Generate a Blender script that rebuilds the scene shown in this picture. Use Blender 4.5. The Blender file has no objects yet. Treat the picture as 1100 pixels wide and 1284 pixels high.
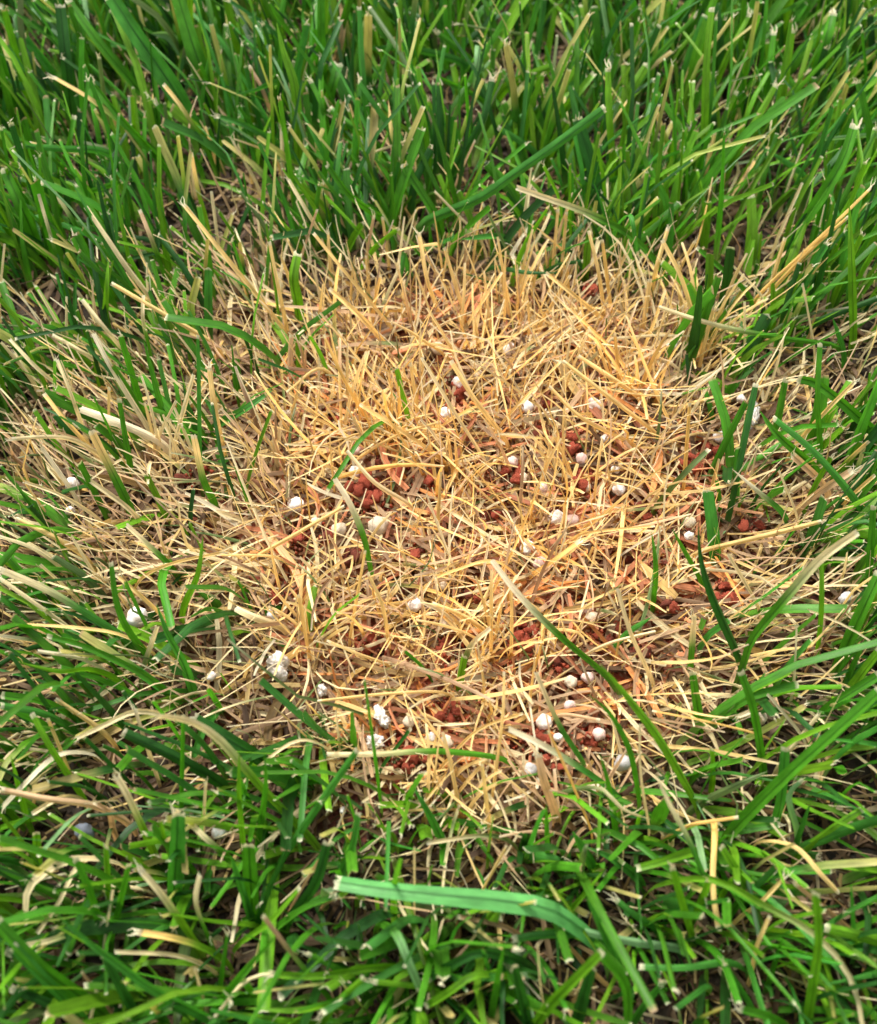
import bpy, math, random
import numpy as np
from mathutils import Vector

# ------------------------------------------------------------------ camera, sky, sun, exposure
scene = bpy.context.scene
PITCH, FOVY, DIST = math.radians(55.0), math.radians(34.0), 0.42
PW, PH = 1100.0, 1284.0                       # size of the photograph in pixels
FPX = PH / 2 / math.tan(FOVY / 2)
CAM = np.array([0.0, -DIST * math.cos(PITCH), DIST * math.sin(PITCH)])
FWD = np.array([0.0, math.cos(PITCH), -math.sin(PITCH)])
RGT = np.array([1.0, 0.0, 0.0])
UPV = np.array([0.0, math.sin(PITCH), math.cos(PITCH)])

cam_data = bpy.data.cameras.new('camera')
cam = bpy.data.objects.new('camera', cam_data)
scene.collection.objects.link(cam)
cam.location = CAM
cam.rotation_euler = (math.pi / 2 - PITCH, 0, 0)
cam_data.sensor_fit = 'VERTICAL'
cam_data.sensor_height = 24.0
cam_data.angle = FOVY
cam_data.lens = 12.0 / math.tan(FOVY / 2)
cam_data.clip_start = 0.01
cam_data.clip_end = 300.0
cam_data.dof.use_dof = True
cam_data.dof.focus_distance = 0.405
cam_data.dof.aperture_fstop = cam_data.lens / 3.2
scene.camera = cam

SUN_EL, SUN_AZ = math.radians(62), math.radians(-25)     # azimuth from +Y, clockwise
world = bpy.data.worlds.new('World'); scene.world = world
world.use_nodes = True
wn = world.node_tree.nodes; wl = world.node_tree.links
for n in list(wn): wn.remove(n)
sky = wn.new('ShaderNodeTexSky'); sky.sky_type = 'NISHITA'; sky.sun_disc = False
sky.sun_elevation = SUN_EL; sky.sun_rotation = SUN_AZ
sky.dust_density = 5.0; sky.ozone_density = 1.0
hsv = wn.new('ShaderNodeHueSaturation'); hsv.inputs['Saturation'].default_value = 0.25
bg = wn.new('ShaderNodeBackground'); bg.inputs['Strength'].default_value = 0.10
wo = wn.new('ShaderNodeOutputWorld')
wl.new(sky.outputs[0], hsv.inputs['Color']); wl.new(hsv.outputs[0], bg.inputs[0]); wl.new(bg.outputs[0], wo.inputs[0])

sd = bpy.data.lights.new('sun', 'SUN'); sd.energy = 1.5; sd.angle = math.radians(14); sd.color = (1.0, 0.95, 0.86)
sun = bpy.data.objects.new('sun', sd); scene.collection.objects.link(sun)
sv = Vector((math.sin(SUN_AZ) * math.cos(SUN_EL), math.cos(SUN_AZ) * math.cos(SUN_EL), math.sin(SUN_EL)))
sun.rotation_euler = sv.to_track_quat('Z', 'Y').to_euler()
sun.location = (0, 0, 3)

scene.view_settings.view_transform = 'Standard'
scene.view_settings.look = 'None'
scene.view_settings.gamma = 1.0
scene.view_settings.exposure = 1.5
scene.view_settings.use_curve_mapping = False
scene.render.engine = 'CYCLES'
scene.cycles.use_denoising = True
scene.cycles.max_bounces = 8
scene.cycles.diffuse_bounces = 4
scene.cycles.transmission_bounces = 6
scene.cycles.glossy_bounces = 2
scene.cycles.caustics_reflective = False
scene.cycles.caustics_refractive = False

rng = np.random.default_rng(7)
random.seed(7)
COL = scene.collection

# ------------------------------------------------------------------ photograph pixels <-> places
def ray(u, v):
    d = FWD + RGT * ((u - PW / 2) / FPX) - UPV * ((v - PH / 2) / FPX)
    return d
def at(u, v, z=0.0):
    d = ray(u, v)
    t = (z - CAM[2]) / d[2]
    return CAM + d * t
def project(P):
    d = P - CAM
    f = d @ FWD
    return PW / 2 + FPX * (d @ RGT) / f, PH / 2 - FPX * (d @ UPV) / f, f
def mm_per_px(p):
    return ((p - CAM) @ FWD) / FPX

# ------------------------------------------------------------------ materials
def new_mat(name):
    m = bpy.data.materials.new(name); m.use_nodes = True
    nt = m.node_tree
    for n in list(nt.nodes): nt.nodes.remove(n)
    return m, nt, nt.nodes, nt.links

def blade_material(name, translucent, rough, spec, vein, tintt):
    m, nt, N, L = new_mat(name)
    out = N.new('ShaderNodeOutputMaterial')
    col = N.new('ShaderNodeAttribute'); col.attribute_name = 'Col'
    uv = N.new('ShaderNodeUVMap'); uv.uv_map = 'UVMap'
    sep = N.new('ShaderNodeSeparateXYZ'); L.new(uv.outputs[0], sep.inputs[0])
    # lengthwise veins: x of the uv runs 0..1 across the blade
    mul = N.new('ShaderNodeMath'); mul.operation = 'MULTIPLY'; mul.inputs[1].default_value = 2 * math.pi * 9
    L.new(sep.outputs[0], mul.inputs[0])
    sn = N.new('ShaderNodeMath'); sn.operation = 'SINE'; L.new(mul.outputs[0], sn.inputs[0])
    # streaky noise stretched along the blade
    mp = N.new('ShaderNodeMapping'); mp.inputs['Scale'].default_value = (7, 0.5, 1)
    L.new(uv.outputs[0], mp.inputs[0])
    nz = N.new('ShaderNodeTexNoise'); nz.inputs['Scale'].default_value = 1.0; nz.inputs['Detail'].default_value = 3
    L.new(mp.outputs[0], nz.inputs['Vector'])
    # brightness = 1 + vein*sin + 0.5*(noise-.5)
    a = N.new('ShaderNodeMath'); a.operation = 'MULTIPLY_ADD'; a.inputs[1].default_value = vein; a.inputs[2].default_value = 0.70
    L.new(sn.outputs[0], a.inputs[0])
    b = N.new('ShaderNodeMath'); b.operation = 'MULTIPLY_ADD'; b.inputs[1].default_value = 0.6
    L.new(nz.outputs[0], b.inputs[0]); L.new(a.outputs[0], b.inputs[2])
    ct = N.new('ShaderNodeMath'); ct.operation = 'SUBTRACT'; ct.inputs[1].default_value = 0.5; L.new(sep.outputs[0], ct.inputs[0])
    ab = N.new('ShaderNodeMath'); ab.operation = 'ABSOLUTE'; L.new(ct.outputs[0], ab.inputs[0])
    rib = N.new('ShaderNodeMapRange'); rib.inputs['From Min'].default_value = 0.0; rib.inputs['From Max'].default_value = 0.08     # darker midrib groove
    rib.inputs['To Min'].default_value = 0.72; rib.inputs['To Max'].default_value = 1.0; L.new(ab.outputs[0], rib.inputs['Value'])
    mp2 = N.new('ShaderNodeMapping'); mp2.inputs['Scale'].default_value = (2.0, 0.9, 1); L.new(uv.outputs[0], mp2.inputs[0])
    nz2 = N.new('ShaderNodeTexNoise'); nz2.inputs['Scale'].default_value = 0.8; nz2.inputs['Detail'].default_value = 5; L.new(mp2.outputs[0], nz2.inputs['Vector'])
    blot = N.new('ShaderNodeMapRange'); blot.inputs['From Min'].default_value = 0.3; blot.inputs['From Max'].default_value = 0.7
    blot.inputs['To Min'].default_value = 0.72; blot.inputs['To Max'].default_value = 1.25; L.new(nz2.outputs[0], blot.inputs['Value'])
    m1 = N.new('ShaderNodeMath'); m1.operation = 'MULTIPLY'; L.new(rib.outputs[0], m1.inputs[0]); L.new(blot.outputs[0], m1.inputs[1])
    b0 = b
    b = N.new('ShaderNodeMath'); b.operation = 'MULTIPLY'; L.new(b0.outputs[0], b.inputs[0]); L.new(m1.outputs[0], b.inputs[1])
    mixc = N.new('ShaderNodeVectorMath'); mixc.operation = 'SCALE'
    L.new(col.outputs['Color'], mixc.inputs[0]); L.new(b.outputs[0], mixc.inputs['Scale'])
    bmp = N.new('ShaderNodeBump'); bmp.inputs['Strength'].default_value = 0.25; bmp.inputs['Distance'].default_value = 0.0001
    L.new(b.outputs[0], bmp.inputs['Height'])
    p = N.new('ShaderNodeBsdfPrincipled')
    p.inputs['Roughness'].default_value = rough
    p.inputs['Specular IOR Level'].default_value = spec
    L.new(mixc.outputs[0], p.inputs['Base Color']); L.new(bmp.outputs[0], p.inputs['Normal'])
    tr = N.new('ShaderNodeBsdfTranslucent')
    tm = N.new('ShaderNodeVectorMath'); tm.operation = 'MULTIPLY'; tm.inputs[1].default_value = tintt
    L.new(mixc.outputs[0], tm.inputs[0]); L.new(tm.outputs[0], tr.inputs[0])
    mx = N.new('ShaderNodeMixShader'); mx.inputs[0].default_value = translucent
    L.new(p.outputs[0], mx.inputs[1]); L.new(tr.outputs[0], mx.inputs[2])
    L.new(mx.outputs[0], out.inputs[0])
    return m

M_GREEN = blade_material('living_grass_blade', 0.36, 0.45, 0.28, 0.13, (1.25, 1.4, 0.6))
M_STRAW = blade_material('dead_straw_blade', 0.38, 0.62, 0.20, 0.06, (1.18, 1.0, 0.72))

def lump_material(name, c1, c2, rough, scale, bump):
    m, nt, N, L = new_mat(name)
    out = N.new('ShaderNodeOutputMaterial'); p = N.new('ShaderNodeBsdfPrincipled')
    tc = N.new('ShaderNodeTexCoord'); oi = N.new('ShaderNodeObjectInfo')
    ad = N.new('ShaderNodeVectorMath'); ad.operation = 'ADD'
    L.new(tc.outputs['Object'], ad.inputs[0])
    rm = N.new('ShaderNodeMath'); rm.operation = 'MULTIPLY'; rm.inputs[1].default_value = 50
    L.new(oi.outputs['Random'], rm.inputs[0]); L.new(rm.outputs[0], ad.inputs[1])
    nz = N.new('ShaderNodeTexNoise'); nz.inputs['Scale'].default_value = scale; nz.inputs['Detail'].default_value = 6
    L.new(ad.outputs[0], nz.inputs['Vector'])
    cr = N.new('ShaderNodeValToRGB')
    cr.color_ramp.elements[0].color = (*c1, 1); cr.color_ramp.elements[1].color = (*c2, 1)
    cr.color_ramp.elements[0].position = 0.35; cr.color_ramp.elements[1].position = 0.65
    L.new(nz.outputs[0], cr.inputs[0])
    L.new(cr.outputs[0], p.inputs['Base Color'])
    bm = N.new('ShaderNodeBump'); bm.inputs['Strength'].default_value = bump; bm.inputs['Distance'].default_value = 0.0006
    L.new(nz.outputs[0], bm.inputs['Height']); L.new(bm.outputs[0], p.inputs['Normal'])
    p.inputs['Roughness'].default_value = rough
    p.inputs['Specular IOR Level'].default_value = 0.3
    L.new(p.outputs[0], out.inputs[0])
    return m
M_WHITE = lump_material('white_granule', (0.58, 0.46, 0.37), (0.93, 0.92, 0.90), 0.8, 1.1, 0.6)
M_PINK = lump_material('clay_stained_granule', (0.70, 0.42, 0.36), (0.80, 0.66, 0.58), 0.8, 700, 0.5)
M_BEIGE = lump_material('beige_granule', (0.62, 0.48, 0.32), (0.78, 0.68, 0.52), 0.8, 700, 0.5)
M_GREYG = lump_material('grey_granule', (0.38, 0.36, 0.35), (0.75, 0.73, 0.71), 0.7, 700, 0.5)
M_CLAY = lump_material('red_clay', (0.40, 0.060, 0.030), (0.62, 0.145, 0.075), 0.85, 500, 0.9)
M_CLAYD = lump_material('brown_red_clay', (0.16, 0.035, 0.02), (0.34, 0.09, 0.05), 0.85, 500, 0.9)
M_STONE = lump_material('bluish_stone', (0.03, 0.04, 0.07), (0.42, 0.46, 0.55), 0.14, 260, 0.6)
M_FLUFF = lump_material('white_crumbly_lump', (0.42, 0.34, 0.26), (0.86, 0.83, 0.77), 0.9, 1.6, 0.7)

def ground_material():
    m, nt, N, L = new_mat('soil')
    out = N.new('ShaderNodeOutputMaterial'); p = N.new('ShaderNodeBsdfPrincipled')
    tc = N.new('ShaderNodeTexCoord')
    n1 = N.new('ShaderNodeTexNoise'); n1.inputs['Scale'].default_value = 220; n1.inputs['Detail'].default_value = 8
    L.new(tc.outputs['Object'], n1.inputs['Vector'])
    soil = N.new('ShaderNodeValToRGB')
    soil.color_ramp.elements[0].color = (0.012, 0.009, 0.006, 1); soil.color_ramp.elements[0].position = 0.35
    soil.color_ramp.elements[1].color = (0.060, 0.042, 0.027, 1); soil.color_ramp.elements[1].position = 0.68
    L.new(n1.outputs[0], soil.inputs[0])
    red = N.new('ShaderNodeValToRGB')
    red.color_ramp.elements[0].color = (0.09, 0.022, 0.013, 1); red.color_ramp.elements[0].position = 0.35
    red.color_ramp.elements[1].color = (0.36, 0.085, 0.042, 1); red.color_ramp.elements[1].position = 0.68
    L.new(n1.outputs[0], red.inputs[0])
    # red clay shows under the dead patch only
    n2 = N.new('ShaderNodeTexNoise'); n2.inputs['Scale'].default_value = 35; n2.inputs['Detail'].default_value = 3
    L.new(tc.outputs['Object'], n2.inputs['Vector'])
    ln = N.new('ShaderNodeVectorMath'); ln.operation = 'LENGTH'
    off = N.new('ShaderNodeVectorMath'); off.operation = 'ADD'; off.inputs[1].default_value = (-0.012, 0.0, 0)
    L.new(tc.outputs['Object'], off.inputs[0]); L.new(off.outputs[0], ln.inputs[0])
    ma = N.new('ShaderNodeMath'); ma.operation = 'MULTIPLY_ADD'; ma.inputs[1].default_value = 0.10; 
    L.new(n2.outputs[0], ma.inputs[0]); L.new(ln.outputs['Value'], ma.inputs[2])
    mr = N.new('ShaderNodeMapRange'); mr.inputs['From Min'].default_value = 0.115; mr.inputs['From Max'].default_value = 0.145
    mr.inputs['To Min'].default_value = 1.0; mr.inputs['To Max'].default_value = 0.0
    L.new(ma.outputs[0], mr.inputs['Value'])
    mx = N.new('ShaderNodeMix'); mx.data_type = 'RGBA'
    L.new(mr.outputs[0], mx.inputs['Factor']); L.new(soil.outputs[0], mx.inputs['A']); L.new(red.outputs[0], mx.inputs['B'])
    # far out the lawn is too small to build blade by blade
    n3 = N.new('ShaderNodeTexNoise'); n3.inputs['Scale'].default_value = 60; n3.inputs['Detail'].default_value = 8
    L.new(tc.outputs['Object'], n3.inputs['Vector'])
    gr = N.new('ShaderNodeValToRGB')
    gr.color_ramp.elements[0].color = (0.02, 0.07, 0.012, 1); gr.color_ramp.elements[0].position = 0.3
    gr.color_ramp.elements[1].color = (0.08, 0.20, 0.035, 1); gr.color_ramp.elements[1].position = 0.7
    L.new(n3.outputs[0], gr.inputs[0])
    mr2 = N.new('ShaderNodeMapRange'); mr2.inputs['From Min'].default_value = 0.45; mr2.inputs['From Max'].default_value = 0.8
    L.new(ln.outputs['Value'], mr2.inputs['Value'])
    mx2 = N.new('ShaderNodeMix'); mx2.data_type = 'RGBA'
    L.new(mr2.outputs[0], mx2.inputs['Factor']); L.new(mx.outputs['Result'], mx2.inputs['A']); L.new(gr.outputs[0], mx2.inputs['B'])
    L.new(mx2.outputs['Result'], p.inputs['Base Color'])
    bm = N.new('ShaderNodeBump'); bm.inputs['Strength'].default_value = 0.8; bm.inputs['Distance'].default_value = 0.002
    L.new(n1.outputs[0], bm.inputs['Height']); L.new(bm.outputs[0], p.inputs['Normal'])
    p.inputs['Roughness'].default_value = 0.95
    L.new(p.outputs[0], out.inputs[0])
    return m

# ------------------------------------------------------------------ mesh helpers
def mesh_from_arrays(name, verts, faces4, cols=None, uvs=None, mat=None, smooth=True):
    me = bpy.data.meshes.new(name)
    nv, nf = len(verts), len(faces4)
    k = faces4.shape[1]
    me.vertices.add(nv); me.vertices.foreach_set('co', np.ascontiguousarray(verts, np.float32).ravel())
    me.loops.add(nf * k); me.loops.foreach_set('vertex_index', np.ascontiguousarray(faces4, np.int32).ravel())
    me.polygons.add(nf)
    me.polygons.foreach_set('loop_start', np.arange(0, nf * k, k, dtype=np.int32))
    me.polygons.foreach_set('loop_total', np.full(nf, k, np.int32))
    if smooth: me.polygons.foreach_set('use_smooth', np.ones(nf, bool))
    if cols is not None:
        a = me.color_attributes.new('Col', 'FLOAT_COLOR', 'POINT')
        c4 = np.ones((nv, 4), np.float32); c4[:, :3] = cols
        a.data.foreach_set('color', c4.ravel())
    if uvs is not None:
        u = me.uv_layers.new(name='UVMap')
        u.data.foreach_set('uv', np.ascontiguousarray(uvs[faces4.ravel()], np.float32).ravel())
    if mat: me.materials.append(mat)
    me.update(calc_edges=True)
    me.validate()
    return me

def link(name, me, parent=None, kind=None, label=None, cat=None, group=None):
    o = bpy.data.objects.new(name, me); COL.objects.link(o)
    if parent: o.parent = parent
    if kind: o['kind'] = kind
    if label: o['label'] = label
    if cat: o['category'] = cat
    if group: o['group'] = group
    return o

def unit(a):
    return a / np.maximum(np.linalg.norm(a, axis=-1, keepdims=True), 1e-12)

def ribbons(P, W, C, side_hint, fold=0.25, across=3, ragged=0.0, twist=None, uvseed=None):
    """P (N,R,3) centre lines, W (N,R) widths, C (N,R,3) colours, side_hint (N,3) -> arrays for one mesh"""
    N, R, _ = P.shape
    T = np.empty_like(P)
    T[:, 1:-1] = P[:, 2:] - P[:, :-2]; T[:, 0] = P[:, 1] - P[:, 0]; T[:, -1] = P[:, -1] - P[:, -2]
    T = unit(T)
    sh = side_hint[:, None, :] if side_hint.ndim == 2 else side_hint
    S = unit(sh - (sh * T).sum(-1, keepdims=True) * T)
    Nn = np.cross(T, S)
    if twist is not None:
        ang = twist[:, None] * np.linspace(-0.3, 1, R)[None]
        S, Nn = S * np.cos(ang)[..., None] + Nn * np.sin(ang)[..., None], Nn * np.cos(ang)[..., None] - S * np.sin(ang)[..., None]
    q = np.linspace(-1, 1, across)
    f = np.asarray(fold) * np.ones(N)
    V = (P[:, :, None, :] + S[:, :, None, :] * (W[:, :, None, None] * 0.5 * q[None, None, :, None])
         + Nn[:, :, None, :] * (W[:, :, None, None] * f[:, None, None, None] * (np.abs(q) ** 1.3)[None, None, :, None]))
    if ragged > 0:
        jag = rng.uniform(-1, 1, (N, across)) * W[:, -1:] * ragged
        V[:, -1] += T[:, -1, None, :] * jag[..., None]
    V = V.reshape(-1, 3)
    Cc = np.repeat(C[:, :, None, :], across, axis=2).reshape(-1, 3)
    if uvseed is None: uvseed = rng.uniform(0, 500, N)
    U = np.empty((N, R, across, 2))
    U[..., 0] = (q * 0.5 + 0.5)[None, None, :]
    seg = np.linalg.norm(np.diff(P, axis=1), axis=-1)
    ln = np.concatenate([np.zeros((N, 1)), np.cumsum(seg, 1)], 1)
    U[..., 1] = (ln / 0.004 + uvseed[:, None])[:, :, None]
    U = U.reshape(-1, 2)
    i = np.arange(N)[:, None, None] * (R * across) + np.arange(R - 1)[None, :, None] * across + np.arange(across - 1)[None, None, :]
    F = np.stack([i, i + 1, i + 1 + across, i + across], -1).reshape(-1, 4)
    return V, F, Cc, U

def fibres(tip, T, S, w, n_each, length, cols):
    """thin torn fibres that stand off cut ends: returns arrays of narrow ribbons"""
    N = len(tip)
    k = N * n_each
    tipr = np.repeat(tip, n_each, 0); Tr = np.repeat(T, n_each, 0); Sr = np.repeat(S, n_each, 0)
    wr = np.repeat(w, n_each); lr = np.repeat(length, n_each) * rng.uniform(0.4, 1.2, k)
    off = rng.uniform(-0.45, 0.45, k)
    d = unit(Tr + Sr * rng.normal(0, 0.35, (k, 1)) + rng.normal(0, 0.25, (k, 3)))
    base = tipr + Sr * (off * wr)[:, None] - Tr * (0.15 * wr)[:, None]
    bend = rng.normal(0, 0.25, (k, 3))
    P = np.stack([base, base + d * (lr * 0.5)[:, None], base + unit(d + bend) * lr[:, None]], 1)
    W = np.stack([wr * 0.22, wr * 0.16, wr * 0.05], 1)
    C = np.repeat(np.repeat(cols, n_each, 0)[:, None, :], 3, 1)
    return ribbons(P, W, C, Sr, fold=0.1, across=2)

def merge(parts):
    vs, fs, cs, us, o = [], [], [], [], 0
    for V, F, Cc, U in parts:
        vs.append(V); fs.append(F + o); cs.append(Cc); us.append(U); o += len(V)
    return np.concatenate(vs), np.concatenate(fs), np.concatenate(cs), np.concatenate(us)

PAL = {  # linear base colours of blade kinds
 'g': (0.064, 0.238, 0.012), 'y': (0.135, 0.330, 0.013), 'b': (0.056, 0.230, 0.028), 'd': (0.024, 0.105, 0.014),
 'p': (0.210, 0.390, 0.170), 'l': (0.135, 0.200, 0.060),
 's': (0.830, 0.600, 0.235), 'c': (0.820, 0.690, 0.390), 'o': (0.810, 0.525, 0.160), 'n': (0.400, 0.260, 0.150), 'w': (0.820, 0.730, 0.500),
 't': (0.640, 0.430, 0.240)}
PAL = {k: np.array(v) for k, v in PAL.items()}
PALE_TIP = np.array((0.78, 0.72, 0.50))

def catmull(pts, n):
    pts = np.asarray(pts, float)
    if len(pts) == 2:
        t = np.linspace(0, 1, n)[:, None]; return pts[0] * (1 - t) + pts[1] * t
    e = np.vstack([2 * pts[0] - pts[1], pts, 2 * pts[-1] - pts[-2]])
    seg = np.linalg.norm(np.diff(pts, axis=0), axis=1); cum = np.r_[0, np.cumsum(seg)]
    out = []
    for s in np.linspace(0, cum[-1], n):
        i = min(np.searchsorted(cum, s, 'right') - 1, len(seg) - 1); t = (s - cum[i]) / max(seg[i], 1e-9)
        p0, p1, p2, p3 = e[i], e[i + 1], e[i + 2], e[i + 3]
        out.append(0.5 * ((2 * p1) + (-p0 + p2) * t + (2 * p0 - 5 * p1 + 4 * p2 - p3) * t * t + (-p0 + 3 * p1 - 3 * p2 + p3) * t ** 3))
    return np.array(out)

# ------------------------------------------------------------------ the ground
def soil_height(x, y):
    return (0.0012 * np.sin(x * 170 + 1.3 * np.sin(y * 90)) * np.cos(y * 140 + 0.7) + 0.0008 * np.sin(x * 410 + y * 230) + 0.0006 * np.cos(y * 520 - x * 300)) * np.exp(-(x * x + y * y) / 0.5)
s = np.linspace(-1, 1, 261)
g = np.sinh(s * 7.2) / np.sinh(7.2) * 60.0
gx, gy = np.meshgrid(g, g, indexing='ij')
gz = soil_height(gx, gy) - 0.0005
gv = np.stack([gx, gy, gz], -1).reshape(-1, 3)
ii = (np.arange(260)[:, None] * 261 + np.arange(260)[None]).reshape(-1)
gf = np.stack([ii, ii + 261, ii + 262, ii + 1], -1)
link('ground', mesh_from_arrays('ground', gv, gf, mat=ground_material()), kind='structure')

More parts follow.
